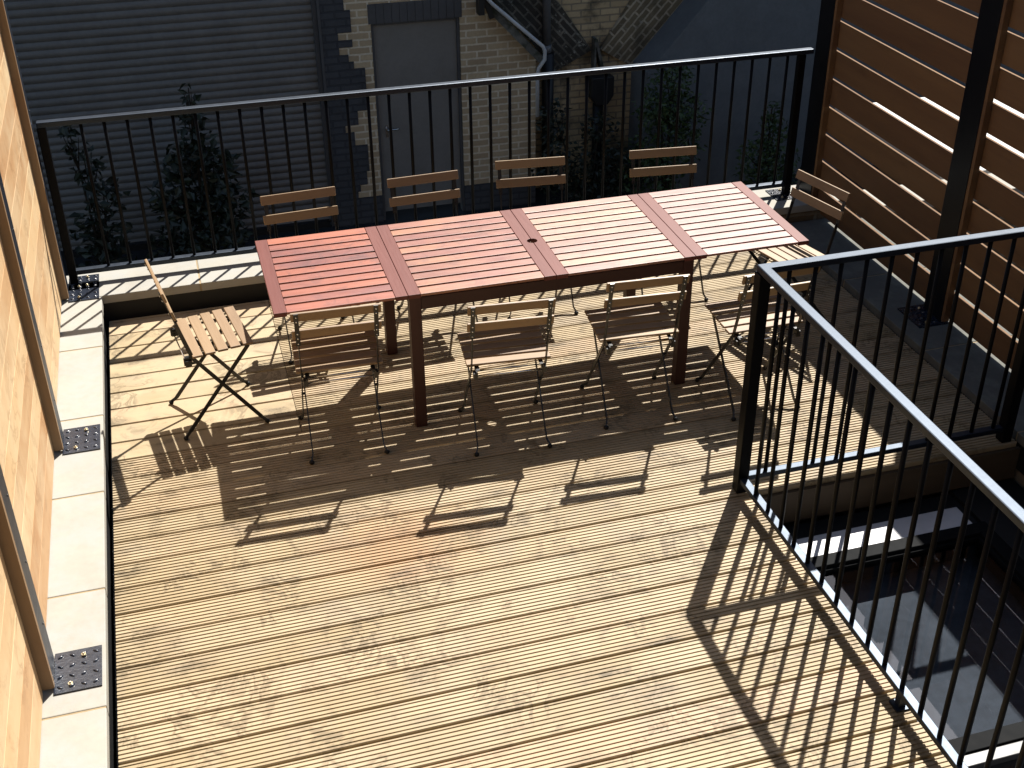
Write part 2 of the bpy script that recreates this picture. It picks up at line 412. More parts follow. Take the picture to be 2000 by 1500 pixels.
# deck: real grooved boards running along x
XL, XR = -2.10, 1.992
VX, VY = 0.602, -1.318       # stairwell opening: x > VX and y < VY
def board_profile(w, grooves, depth=0.0042):
    pts = [(0.0, -0.026), (0.0, -0.004), (0.003, 0.0)]
    if grooves:
        n = grooves; usable = w - 0.008; pw = usable / n
        for k in range(n):
            a = 0.004 + k * pw
            pts += [(a + pw * 0.28, 0.0), (a + pw * 0.36, -depth), (a + pw * 0.64, -depth), (a + pw * 0.72, 0.0)]
    pts += [(w - 0.003, 0.0), (w, -0.004), (w, -0.026)]
    return pts
mb = MB()
k0 = -26; rnd = random.Random(3)
for k in range(k0, 13):
    ya = Y0 + k * PITCH + 0.0045; yb = ya + PITCH - 0.009
    if ya > 1.15: break
    yb = min(yb, 1.15)
    segs = []
    xr = XR if ya > VY - 0.02 else VX
    if ya > -0.30:
        j = -1.28 + 0.05 * ((k % 3) - 1) * 0
        segs = [(XL, -1.23, 0), (-1.227, xr, 7)]
    else:
        segs = [(XL, xr, 7)]
    dz = rnd.uniform(-0.0012, 0.0012)
    for xa, xb, gr in segs:
        pf = [(ya + u, v + dz) for u, v in board_profile(yb - ya, gr)]
        if xr == XR and ya < VY and yb > VY: pass
        mb.prism(pf, 0, xa, xb)
struct(mb.build('deck', M['deck']))
# dark sub-structure under the boards
mb = MB(); mb.box(XL - 0.01, VX - 0.004, -4.8, VY, -0.20, -0.031); mb.box(XL - 0.01, XR + 0.01, VY + 0.002, 1.16, -0.20, -0.031)
struct(mb.build('deck_base', M['membrane']))

# ------------------------------------------------------------------ parapets
ZC = 0.15
def parapet(name, label, slabs, core, memb, ZC=0.15, mat='coping'):
    t = thing(name, label, 'wall', (core[0], core[2], 0))
    o = Vector((core[0], core[2], 0))
    c = MB(); c.box(core[0] - o.x, core[1] - o.x, core[2] - o.y, core[3] - o.y, ZG + 0.0, ZC - 0.052); c.build('wall_core', M['hall'], t)
    c = MB(); x0, x1, y0, y1 = memb; c.box(x0 - o.x, x1 - o.x, y0 - o.y, y1 - o.y, -0.15, ZC - 0.05); c.build('membrane', M['membrane'], t)
    j = MB(); first = True
    for i, (x0, x1, y0, y1) in enumerate(slabs):
        s = MB(); s.box(x0 - o.x, x1 - o.x, y0 - o.y, y1 - o.y, ZC - 0.05, ZC); s.build('coping_slab', M[mat], t, bevel=0.004)
    return t, o
def joints(t, o, js, ZC=0.15):
    j = MB()
    for (x0, x1, y0, y1) in js: j.box(x0 - o.x, x1 - o.x, y0 - o.y, y1 - o.y, ZC - 0.048, ZC - 0.003)
    build_loose(j, 'mortar_joint', M['joint'], t)
CLX0, CLX1 = -2.42, -2.112
ys = [-4.5, -3.86, -3.22, -2.60, -1.967, -1.336, -0.693, -0.075, 0.593, 1.165]
sl_ = [(CLX0, CLX1, ys[i] + 0.004, ys[i + 1] - 0.004) for i in range(len(ys) - 1)]
t, o = parapet('parapet_wall', 'low wall with pale stone coping along the foot of the sunlit cedar screen', sl_, (-2.40, -2.135, -4.5, 1.47), (-2.133, -2.124, -4.5, 1.17))
joints(t, o, [(CLX0 + .002, CLX1 - .002, y - 0.004, y + 0.004) for y in ys[1:-1]])
CBY0, CBY1 = 1.165, 1.48
xs = [-2.42, -1.62, -0.72, 0.18, 1.08, 1.98, 2.42]
xs = [-2.42, -1.585, -0.68, 0.22, 1.12, 1.90, 2.60]
sl_ = [(xs[i] + 0.004, xs[i + 1] - 0.004, CBY0, CBY1) for i in range(len(xs) - 1)]
t, o = parapet('parapet_wall', 'low wall with white stone coping under the far black railing', sl_, (-2.13, 2.55, 1.185, 1.46), (-2.12, 2.0, 1.172, 1.1825))
joints(t, o, [(x - 0.004, x + 0.004, CBY0 + .002, CBY1 - .002) for x in xs[1:-1]])
CRX0, CRX1 = 2.002, 2.78
ZR_ = 0.04
ysr = [-4.5, -3.7, -2.9, -2.1, -1.3, -0.5, 0.35, 1.165]
sl_ = [(CRX0, CRX1, ysr[i] + 0.004, ysr[i + 1] - 0.004) for i in range(len(ysr) - 1)]
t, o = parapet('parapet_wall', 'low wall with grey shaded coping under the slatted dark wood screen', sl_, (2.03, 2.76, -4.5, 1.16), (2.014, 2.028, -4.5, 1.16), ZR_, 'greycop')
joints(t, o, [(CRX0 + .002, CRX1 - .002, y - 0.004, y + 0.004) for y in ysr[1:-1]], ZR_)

# ------------------------------------------------------------------ left cedar screen
def base_plate(parent, x0, x1, y0, y1, z, flip=1):
    p = MB(); p.box(x0, x1, y0, y1, z, z + 0.006)
    nx, ny = 4, 4
    for i in range(nx):
        for j in range(ny):
            cx = x0 + (i + 0.5) * (x1 - x0) / nx; cy = y0 + (j + 0.5) * (y1 - y0) / ny
            a = rad(35 if (i + j) % 2 else -35)
            bb = MB(); bb.ball((0, 0, 0), 0.0125, 0.0055, 0.0055, 8, 3, True)
            p.add([(cx + v[0] * math.cos(a) - v[1] * math.sin(a), cy + v[0] * math.sin(a) + v[1] * math.cos(a), z + 0.006 + v[2]) for v in bb.v], bb.f, True)
    pl = p.build('base_plate', M['plate'], parent)
    b = MB()
    for (bx, by) in ((0.35, 0.16), (0.62, 0.82)):
        cx = x0 + bx * (x1 - x0); cy = y0 + by * (y1 - y0)
        b.tube([(cx, cy, z + 0.006), (cx, cy, z + 0.014)], 0.009, 6)
        b.ball((cx, cy, z + 0.014), 0.005, 0.005, 0.006, 6, 3, True)
    build_loose(b, 'bolt', M['brassy'], pl)
    return pl
TOPL = 2.35
scr = thing('privacy_screen', 'sunlit orange cedar privacy screen with black steel posts on the pale coping', 'screen', (-2.30, 0, 0))
def lx(x): return x + 2.30
posts_y = [1.24, -0.26, -1.76, -3.26]
for i, py in enumerate(posts_y):
    p = MB(); p.box(lx(-2.345), lx(-2.286), py - 0.055, py + 0.075, ZC + 0.006, TOPL + 0.03)
    po = p.build('post', M['black'], scr, bevel=0.003)
    base_plate(po, lx(-2.285), lx(-2.125), py - 0.105, py + 0.10, ZC)
    b = MB(); b.box(lx(-2.33), lx(-2.281), py - 0.082, py - 0.058, ZC + 0.012, TOPL)
    b.build('batten', M['cedar_z'], scr, bevel=0.0015)
    s = MB()
    zz = 0.35
    while zz < TOPL:
        s.tube([(lx(-2.2865), py + 0.045, zz), (lx(-2.283), py + 0.045, zz)], 0.004, 6)
        zz += 0.276
    build_loose(s, 'screw', M['chair'], po)
for (ya, yb) in ((1.34, 1.60), (-0.175, 1.150), (-1.675, -0.350), (-3.175, -1.850), (-4.6, -3.35)):
    if ya > 1.3: continue
    c = MB(); z = 0.155
    while z < TOPL:
        c.box(lx(-2.338), lx(-2.320), ya, yb, z, min(z + 0.1372, TOPL)); z += 0.138
    c.build('cladding', M['cedar'], scr, bevel=0.0012)

# ------------------------------------------------------------------ right hardwood screen
TOPR = 1.87
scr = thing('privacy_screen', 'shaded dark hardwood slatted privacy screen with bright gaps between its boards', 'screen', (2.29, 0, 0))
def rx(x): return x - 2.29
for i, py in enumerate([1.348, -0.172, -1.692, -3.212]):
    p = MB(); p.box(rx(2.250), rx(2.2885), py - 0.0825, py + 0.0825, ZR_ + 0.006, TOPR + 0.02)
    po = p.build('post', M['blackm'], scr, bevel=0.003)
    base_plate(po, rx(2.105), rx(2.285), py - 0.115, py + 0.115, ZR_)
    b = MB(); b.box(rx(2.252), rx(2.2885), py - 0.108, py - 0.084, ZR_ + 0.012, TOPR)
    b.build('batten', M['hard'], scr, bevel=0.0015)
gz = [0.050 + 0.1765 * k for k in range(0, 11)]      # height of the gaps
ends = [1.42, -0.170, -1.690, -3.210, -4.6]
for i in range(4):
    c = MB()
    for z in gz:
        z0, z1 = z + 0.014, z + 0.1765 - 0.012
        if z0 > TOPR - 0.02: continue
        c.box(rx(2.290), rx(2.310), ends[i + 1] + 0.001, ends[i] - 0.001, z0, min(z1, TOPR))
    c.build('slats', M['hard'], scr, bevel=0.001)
    b = MB(); yb = ends[i + 1] + 0.06; b.box(rx(2.3115), rx(2.335), yb - 0.02, yb + 0.02, ZR_ + 0.01, TOPR)
    b.build('backing_batten', M['hard'], scr)

# neighbour's pale flat roof seen through the gaps
nb = thing('neighbour_roof', 'white flat roof beyond the slatted dark wood screen, seen through its gaps', 'roof', (4.5, 2.4, 0))
c = MB(); c.box(-1.02, 4.5, -0.75, 0.75, -0.12, 0.0); c.build('roof_surface', M['whiteroof'], nb)
c = MB(); c.box(-0.55, 4.45, -0.72, 0.72, ZG, -0.122); c.build('wall', M['hall'], nb)
nb = thing('boundary_wall', 'pale capped boundary wall just beyond the slatted screen', 'wall', (3.2, 1.45, 0))
c = MB(); c.box(-0.62, 1.3, -0.14, 0.14, -0.06, -0.001); c.build('coping_slab', M['coping'], nb)
c = MB(); c.box(-0.60, 1.28, -0.12, 0.12, ZG, -0.062); c.build('wall_core', M['hall'], nb)

# ------------------------------------------------------------------ far railing
YB = 1.37
rl = thing('railing', 'black steel railing on the white coping behind the table', 'railing', (0, YB, 0))
c = MB(); c.box(-2.275, 2.20, -0.022, 0.022, 1.060, 1.090); c.build('top_rail', M['black'], rl, bevel=0.005)
c = MB(); c.box(-2.25, 2.105, -0.020, 0.020, 0.205, 0.233); c.build('bottom_rail', M['black'], rl, bevel=0.004)
for x in (-2.255, 2.128):
    c = MB(); c.box(x - 0.022, x + 0.022, -0.0215, 0.0215, ZC + 0.006, 1.0595); po = c.build('post', M['balus'], rl, bevel=0.003)
    base_plate(po, x - 0.03 if x < 0 else x - 0.11, x + 0.13 if x < 0 else x + 0.03, -0.10, 0.07, ZC)
x = -2.059
while x < 2.09:
    c = MB(); c.tube([(x, 0, 0.234), (x, 0, 1.059)], 0.0092, 12); c.build('baluster', M['balus'], rl); x += 0.1170

# ------------------------------------------------------------------ stairwell railing
SX, SY, SH = 0.576, -1.29, 1.112
rl = thing('railing', 'black steel railing turning the corner round the rooflight opening', 'railing', (SX, SY, 0))
def yend(v): return v
c = MB()
c.prism([(-0.022, -0.022 + 0), (-0.022, 0.022), (1.385, 0.022), (1.385, -0.022), (0.022, -0.022), (0.022, -3.3), (-0.022, -3.3)], 2, SH - 0.030, SH)
c.build('top_rail', M['black'], rl, bevel=0.005)
c = MB(); c.box(0.0265, 1.335, -0.018, 0.018, 0.060, 0.085); c.build('bottom_rail', M['black'], rl, bevel=0.003)
c = MB(); c.box(-0.018, 0.018, -3.3, -0.0265, 0.060, 0.085); c.build('bottom_rail', M['black'], rl, bevel=0.003)
for (px_, py_) in ((0, 0), (1.362, 0)):
    c = MB(); c.box(px_ - 0.026, px_ + 0.026, py_ - 0.026, py_ + 0.026, 0.003, SH - 0.0305); po = c.build('post', M['balus'], rl, bevel=0.003)
for yy in (-1.34, -2.68):
    c = MB(); c.box(-0.014, 0.014, yy - 0.014, yy + 0.014, 0.002, 0.0595); c.box(-0.028, 0.028, yy - 0.028, yy + 0.028, -0.002, 0.008); c.build('foot', M['black'], rl)
x = 0.118
while x < 1.30:
    c = MB(); c.tube([(x, 0, 0.0855), (x, 0, SH - 0.0305)], 0.0095, 12); c.build('baluster', M['balus'], rl); x += 0.1170
y = -0.147
while y > -3.2:
    c = MB(); c.tube([(0, y, 0.0855), (0, y, SH - 0.0305)], 0.0095, 12); c.build('baluster', M['balus'], rl); y -= 0.1185

# ------------------------------------------------------------------ rooflight in the opening
rf = thing('rooflight', 'dark tinted glass rooflight set in the opening below the deck', 'rooflight', (0.65, -1.6, -0.2))
ZR = 0.0
c = MB(); c.box(0.0, 1.20, -3.2, 0.0, -0.12, -0.100); c.box(0.0, 1.20, -3.2, 0.0, -0.135, -0.122)
c = MB()
def fr(mb, x0, x1, y0, y1, w, z0, z1):
    mb.box(x0, x1, y1 - w, y1, z0, z1); mb.box(x0, x1, y0, y0 + w, z0, z1)
    mb.box(x0, x0 + w, y0 + w, y1 - w, z0, z1); mb.box(x1 - w, x1, y0 + w, y1 - w, z0, z1)
fr(c, 0.0, 1.02, -1.15, 0.0, 0.07, -0.12, 0.012); c.build('frame', M['roofframe'], rf, bevel=0.003)
c = MB(); fr(c, 0.0705, 0.9495, -1.0795, -0.0705, 0.012, -0.060, -0.006); c.build('glazing_bead', M['roofframe'], rf, bevel=0.001)
c = MB(); c.box(0.085, 0.935, -1.065, -0.085, -0.030, -0.022); c.build('pane', M['glass'], rf)
c = MB(); fr(c, 0.0, 1.02, -3.1, -1.155, 0.05, -0.12, 0.006); c.build('frame', M['greyframe'], rf, bevel=0.003)
c = MB(); c.box(0.0505, 0.9695, -3.0495, -1.2055, -0.030, -0.022); c.build('pane', M['glass'], rf)
c = MB(); c.box(0.0, 1.02, -3.1, 0.0, -0.16, -0.15); c.build('blind_fabric', M['blind'], rf)
c = MB(); c.box(-0.02, -0.001, -3.1, 0.0, -0.149, -0.121); c.box(1.021, 1.04, -3.1, 0.0, -0.149, -0.121); c.box(0, 1.02, 0.001, 0.02, -0.149, -0.121); build_loose(c, 'shaft_wall', M['blind'], rf)
# pale flashing in the well, timber fascia under the deck edge
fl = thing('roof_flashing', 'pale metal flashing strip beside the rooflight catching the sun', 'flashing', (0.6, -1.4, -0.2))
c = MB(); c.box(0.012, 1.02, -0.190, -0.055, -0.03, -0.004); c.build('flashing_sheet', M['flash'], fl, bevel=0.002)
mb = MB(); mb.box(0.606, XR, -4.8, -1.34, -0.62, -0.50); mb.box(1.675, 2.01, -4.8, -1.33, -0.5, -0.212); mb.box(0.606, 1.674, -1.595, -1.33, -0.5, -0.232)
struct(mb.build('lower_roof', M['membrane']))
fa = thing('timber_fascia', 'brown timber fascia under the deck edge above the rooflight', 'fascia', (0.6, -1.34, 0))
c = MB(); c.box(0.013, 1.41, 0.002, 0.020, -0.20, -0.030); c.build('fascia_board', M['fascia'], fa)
# ================================================================== BACKGROUND BUILDINGS
YW = 7.2
gb = thing('garage_building', 'yellow brick garage building with a wide dark roller shutter and grey door', 'building', (0, YW, ZG))
def gz_(z): return z - ZG
TOPB = 7.4
c = MB()   # brick wall with openings left for the shutter and the door
c.box(-0.02, 0.470, 0, 0.30, gz_(-2.04), gz_(TOPB))          # left of door (pier)
c.box(0.470, 1.400, 0, 0.30, gz_(0.022), gz_(TOPB))         # above door
c.prism([(1.400, gz_(-2.04)), (2.22, gz_(-2.04)), (2.22, gz_(-0.62)), (1.60, gz_(0.0)), (1.60, gz_(TOPB)), (1.400, gz_(TOPB))], 1, 0, 0.30)
c.box(-5.2, -0.02, 0, 0.30, gz_(0.62), gz_(TOPB))           # over shutter
c.box(-5.2, -3.6, 0, 0.30, gz_(ZG), gz_(0.62))
c.build('wall', M['brick'], gb)
c = MB(); c.box(-0.02, 0.470, -0.004, 0.30, gz_(ZG), gz_(-2.041)); c.box(1.400, 2.22, -0.004, 0.30, gz_(ZG), gz_(-2.041)); build_loose(c, 'plinth', M['pbrick'], gb)
c = MB(); c.box(-5.3, 1.62, 0.301, 9.0, gz_(TOPB - 0.2), gz_(TOPB)); c.box(1.40, 1.595, 0.301, 9.0, gz_(ZG), gz_(TOPB - 0.201)); build_loose(c, 'roof', M['anthra'], gb)
# toothed dark painted pier beside the shutter
c = MB(); z = TOPB; k = 0
c.box(-0.03, 0.130, -0.012, -0.001, gz_(ZG), gz_(TOPB))
pat = [0.25, 0.25, 0.155, 0.155, 0.25, 0.25, 0.36, 0.36, 0.36, 0.36, 0.36, 0.25, 0.19, 0.25, 0.155, 0.19]
zc = -2.34
pat2 = [0.19, 0.19, 0.20, 0.20, 0.19, 0.22, 0.30, 0.30, 0.33, 0.33, 0.33, 0.33, 0.20, 0.20, 0.155, 0.25, 0.25, 0.36, 0.36, 0.36, 0.36, 0.36, 0.36, 0.25, 0.20, 0.155, 0.25, 0.155, 0.25, 0.25, 0.25]
i = 0
while zc < TOPB - 0.1:
    xr_ = pat2[i % len(pat2)]
    if xr_ > 0.16: c.box(0.1305, xr_ + 0.02, -0.011, -0.001, gz_(zc), gz_(zc + 0.0735))
    zc += 0.075; i += 1
c.build('painted_quoin', M['pbrick'], gb)
# roller shutter with curved slats
sh = MB(); z = ZG + 0.02; prof = []
while z < 0.60:
    for t in range(6):
        a = t / 5.0
        prof.append((0.10 - 0.014 * math.sin(math.pi * a), z + 0.074 * a))
    prof.append((0.104, z + 0.0765)); z += 0.079
vs = [(x, y, gz_(zz)) for x in (-3.58, -0.10) for y, zz in prof]
n = len(prof); sh.add(vs, [(k, k + 1, n + k + 1, n + k) for k in range(n - 1)], False)
so_ = sh.build('roller_shutter', M['shutter'], gb)
c = MB(); c.box(-0.100, -0.060, 0.03, 0.12, gz_(ZG), gz_(0.62)); c.box(-0.058, -0.032, -0.02, 0.12, gz_(ZG), gz_(0.62)); c.box(-3.60, -3.56, 0.03, 0.12, gz_(ZG), gz_(0.6195)); build_loose(c, 'shutter_guide', M['anthra'], so_)
c = MB(); c.box(-3.6, -0.12, 0.02, 0.09, gz_(ZG), gz_(ZG + 0.07)); c.build('bottom_bar', M['dpipe'], so_)
# door
c = MB(); c.box(0.50, 1.37, 0.05, 0.09, gz_(-2.26), gz_(-0.205)); do = c.build('door', M['doorp'], gb, bevel=0.003)
c = MB(); c.box(0.471, 0.499, 0.02, 0.12, gz_(ZG), gz_(-0.18)); c.box(1.371, 1.399, 0.02, 0.12, gz_(ZG), gz_(-0.18)); c.box(0.4995, 1.3705, 0.02, 0.12, gz_(-0.203), gz_(-0.18)); build_loose(c, 'door_frame', M['anthra'], do)
c = MB(); c.tube([(0.575, 0.045, gz_(-1.31)), (0.575, -0.005, gz_(-1.31)), (0.60, -0.012, gz_(-1.31)), (0.70, -0.010, gz_(-1.305))], 0.008, 8)
c.box(0.562, 0.588, 0.040, 0.049, gz_(-1.40), gz_(-1.27)); c.build('handle', M['rivet'], do)
c = MB()
for k in range(12):
    x0 = 0.448 + k * 0.0815
    c.box(x0, x0 + 0.0775, -0.008, 0.10, gz_(-0.178), gz_(0.020))
c.box(0.449, 1.42, 0.0, 0.10, gz_(-0.177), gz_(0.019)); c.build('lintel', M['anthra'], gb, bevel=0.002)
# lean-to roof: sloping mossy verge with a white pipe running down it
c = MB(); c.bar((1.60, 0.05, gz_(0.02)), (2.24, 0.05, gz_(-0.66)), 0.42, 0.075, (0, 1, 0)); c.build('verge', M['stone'], gb)
c = MB(); c.tube([(1.60, -0.20, gz_(0.10)), (1.69, -0.20, gz_(-0.01)), (2.24, -0.20, gz_(-0.50)), (2.262, -0.20, gz_(-0.55)), (2.258, -0.20, gz_(-0.64)), (2.20, -0.17, gz_(-0.74)), (2.192, -0.16, gz_(-0.80)), (2.192, -0.16, gz_(-1.27))], 0.020, 10); c.build('waste_pipe', M['pipe'], gb)
c = MB(); c.box(1.55, 1.61, -0.22, -0.10, gz_(-0.12), gz_(0.12)); c.bar((1.60, -0.16, gz_(0.12)), (1.70, -0.16, gz_(-0.17)), 0.05, 0.05); build_loose(c, 'gutter_bracket', M['dpipe'], gb)

# old brick building with zig-zag raking courses
YO = 7.6
ob = thing('old_brick_building', 'weathered old brick building with raking courses meeting in a V above a hopper', 'building', (2.3, YO, ZG))
def q(x, z): return (x - 2.3, z - ZG)
c = MB(); c.prism([q(1.62, ZG), q(4.2, ZG), q(4.2, 7.2), q(1.62, 7.2)], 1, 0, 0.4); c.build('wall', M['oldbrick'], ob)
c = MB(); c.box(-0.7, 1.9, 0.401, 9, 7.1 - ZG, 7.2 - ZG); c.build('roof', M['anthra'], ob)
c = MB(); c.prism([q(1.62, 0.75), q(1.62, 0.15), q(2.30, -0.63), q(2.52, -0.98), q(2.98, -0.76), q(2.30, 0.20), q(1.80, 0.75)], 1, -0.05, -0.001); c.build('raking_band', M['bandL'], ob)
c = MB(); c.prism([q(3.08, -0.76), q(3.48, -1.0), q(3.66, -0.95), q(4.17, -0.29), q(4.17, 0.75), q(3.95, 0.5)], 1, -0.05, -0.001); c.build('raking_band', M['bandR'], ob)
c = MB(); c.tube([(0.135, -0.10, 0.9 - ZG), (0.135, -0.10, -0.66 - ZG)], 0.045, 12); c.tube([(0.135, -0.10, -0.64 - ZG), (0.135, -0.10, -0.72 - ZG)], 0.055, 12); c.build('downpipe', M['gpipe'], ob)
c = MB(); c.tube([(0.155, -0.10, -0.73 - ZG), (0.155, -0.10, 0.02)], 0.065, 12); c.build('downpipe', M['dpipe'], ob)
c = MB(); c.prism([q(2.92, -1.02), q(3.19, -1.02), q(3.19, -1.24), q(3.12, -1.34), q(2.99, -1.34), q(2.92, -1.24)], 1, -0.24, -0.002); ho = c.build('rain_hopper', M['dpipe'], ob, bevel=0.01)
c = MB(); c.tube([(0.745, -0.12, -1.361 - ZG), (0.745, -0.12, 0.02)], 0.06, 12); c.build('outlet_pipe', M['dpipe'], ho)
c = MB(); c.box(0.69, 0.71, -0.12, -0.002, -0.98 - ZG, -0.62 - ZG); c.bar((0.71, -0.06, -0.63 - ZG), (0.80, -0.06, -0.98 - ZG), 0.03, 0.10); build_loose(c, 'lead_spout', M['stone'], ob)

nbg = thing('rendered_building', 'smooth blue-grey rendered building beyond the right end of the far railing', 'building', (5.4, 7.1, ZG))
c = MB(); c.prism([(3.48 - 5.4, -ZG - 0.93), (4.22 - 5.4, -ZG - 0.10), (4.22 - 5.4, 5.6 - ZG), (12, 5.6 - ZG), (12, 0), (3.48 - 5.4, 0)], 1, 0, 9.0); c.build('wall', M['navy'], nbg)

hs = thing('house_sky_blocker', 'unseen rear wall of the home behind the camera, added dark to block sky light', 'house_sky_blocker', (0, -5.7, ZG))
c = MB(); c.box(-6, 6, -6, 0, 0, 5.6 - ZG); c.build('wall', M['shade'], hs)  # unseen block behind the camera, added to cut sky fill in the shadows

# ------------------------------------------------------------------ shrubs and ivy in the yard
def leaves(mb, rnd, cx, cy, cz, rx_, ry_, rz_, n, size):
    for _ in range(n):
        while True:
            a = Vector((rnd.uniform(-1, 1), rnd.uniform(-1, 1), rnd.uniform(-1, 1)))
            if 0.15 < a.length < 1: break
        a = Vector((cx + a.x * rx_, cy + a.y * ry_, cz + a.z * rz_))
        d = Vector((rnd.gauss(0, 1), rnd.gauss(0, 1), rnd.gauss(-0.3, .6))).normalized()
        s = d.cross(Vector((rnd.gauss(0, 1), rnd.gauss(0, 1), rnd.gauss(0, 1)))).normalized()
        L = size * rnd.uniform(0.6, 1.25); W = L * 0.30; nn = d.cross(s) * L * 0.12
        mb.add([a, a + d * L * .35 + s * W + nn, a + d * L, a + d * L * .35 - s * W + nn, a + d * L * .5], [(0, 1, 4), (1, 2, 4), (0, 4, 3), (4, 2, 3)])
def shrub(label, x, y, blobs, leaf, size, seed, name='shrub', grp=None):
    rnd = random.Random(seed)
    t = thing(name, label, 'shrub', (x, y, ZG), 0, grp)
    tr = MB(); fo = MB()
    for (dx, dy, z, r, rz_, n) in blobs:
        b = (dx, dy, z)
        tr.tube([(dx * .1, dy * .1, -0.02), (dx * .5, dy * .5, z * .5), (dx, dy, z + rz_ * .5)], [0.022, 0.014, 0.005], 6)
        for k in range(5):
            a = rnd.uniform(0, 6.28); tr.tube([(dx * .8, dy * .8, z * .8), (dx + math.cos(a) * r * .7, dy + math.sin(a) * r * .7, z + rnd.uniform(-.3, .6) * rz_)], [0.008, 0.003], 5)
        leaves(fo, rnd, dx, dy, z, r, r * .8, rz_, n, size)
    tr.build('stem', M['stem'], t, fix=False); fo.build('foliage', M[leaf], t, fix=False)
shrub('dark leafy shrub reaching above the far railing in front of the roller shutter', -1.45, 6.45,
      [(0.04, 0, 1.85, .07, .16, 16), (0.02, 0, 1.62, .12, .15, 34), (0.03, 0, 1.40, .20, .18, 90), (-.12, 0, 1.2, .24, .2, 120), (.18, .05, 1.1, .26, .22, 160), (-.2, 0, .85, .30, .25, 200), (.22, 0, .75, .32, .25, 220), (0, 0, .45, .45, .3, 320), (-.3, 0, .3, .3, .25, 150)], 'leafd', .11, 11)
shrub('thin dark shrub at the far left end of the roller shutter', -2.45, 6.45,
      [(-.08, 0, 1.55, .10, .18, 30), (0, 0, 1.25, .16, .2, 55), (.12, 0, .95, .2, .2, 80), (.02, 0, .6, .26, .25, 130), (.0, 0, .3, .3, .25, 130)], 'leafd', .11, 12)
shrub('feathery green shrub beside the V of old brickwork', 3.62, 6.75,
      [(0, 0, 1.45, .25, .18, 260), (-.12, 0, 1.15, .3, .22, 420), (.16, 0, 1.05, .3, .25, 420), (0, 0, .7, .42, .3, 620), (-.2, 0, .35, .4, .3, 400)], 'leafg', .065, 13)
shrub('bright green shrub by the blue-grey wall near the black corner post', 4.75, 6.55,
      [(0, 0, 1.0, .12, .18, 110), (.05, 0, .75, .22, .22, 240), (-.12, 0, .5, .26, .22, 280), (.16, 0, .4, .26, .25, 280), (0, 0, .2, .4, .2, 260)], 'leafg', .06, 14)
shrub('dark ivy clump at the foot of the old brick wall', 2.75, 6.9,
      [(-.35, 0.2, .95, .16, .28, 160), (-.3, 0, .5, .35, .35, 320), (.1, 0, .35, .4, .3, 360), (.45, 0.1, .4, .35, .3, 320), (.2, .25, .8, .22, .25, 150)], 'leafd', .075, 15, 'ivy')

# ================================================================== TABLE
H = 0.72
tb = thing('garden_table', 'long red-brown slatted folding garden table with an umbrella hole', 'table', (0, 0, 0), rad(0.0))
def panel(name, x0, x1, hole=None, mat='tslat'):
    cx = (x0 + x1) / 2
    rw = 0.058; n = 11; p = 0.78 / n
    s = MB()
    for k in range(n):
        y0 = -0.39 + k * p + (0.0076 if k else 0); y1 = -0.39 + (k + 1) * p - (0.0076 if k < n - 1 else 0)
        s.box(x0 + rw + 0.0005 - cx, x1 - rw - 0.0005 - cx, y0, y1, -0.0145, -0.0005)
    o_ = s.build(name, M[mat], tb, bevel=0.0018, loc=(cx, 0, H))
    for side, (a, b) in enumerate(((x0, x0 + rw), (x1 - rw, x1))):
        r = MB()
        a += 0.0012; b -= 0.0012 if side == 1 else 0
        if hole is not None and side == hole:
            R_ = 0.024
            ex = x1 if side == 1 else x0
            poly = []
            if side == 1:   # right edge is the joint
                poly = [(a - cx, -0.39), (ex - 0.0012 - cx, -0.39)]
                poly += [(ex - 0.0012 - cx - R_ * math.cos(t), R_ * math.sin(t)) for t in [(-math.pi / 2 + math.pi * i / 14) for i in range(15)]]
                poly += [(ex - 0.0012 - cx, 0.39), (a - cx, 0.39)]
            else:
                poly = [(b - cx, 0.39), (ex + 0.0012 - cx, 0.39)]
                poly += [(ex + 0.0012 - cx + R_ * math.cos(t), R_ * math.sin(t)) for t in [(math.pi / 2 - math.pi * i / 14) for i in range(15)]]
                poly += [(ex + 0.0012 - cx, -0.39), (b - cx, -0.39)]
            r.prism(poly, 2, -0.022, 0)
        else:
            r.box(a - cx, b - cx, -0.39, 0.39, -0.022, 0)
        r.build('end_rail', M['trail'], o_, bevel=0.0015)
panel('leaf', -1.30, -0.70, None, 'tslat_red'); panel('leaf', 0.70, 1.30, None, 'tslat_pink')
panel('tabletop_panel', -0.70, 0.0, hole=1); panel('tabletop_panel', 0.0, 0.70, 0, 'tslat_pale')
for sx in (-1, 1):
    for sy in (-1, 1):
        l = MB(); cx = sx * 0.668; cy = sy * 0.358
        l.box(cx - 0.027, cx + 0.027, cy - 0.027, cy + 0.027, 0.002, H - 0.0225); l.build('leg', M['tleg'], tb, bevel=0.002)
for sy in (-1, 1):
    a = MB(); y = sy * 0.372; a.box(-0.6405, 0.6405, y - 0.010, y + 0.010, H - 0.085, H - 0.0225); a.build('apron', M['tapron'], tb, bevel=0.0015)
for sx in (-1, 1):
    a = MB(); x = sx * 0.680; a.box(x - 0.010, x + 0.010, -0.3305, 0.3305, H - 0.075, H - 0.0225); a.build('apron', M['tapron'], tb)

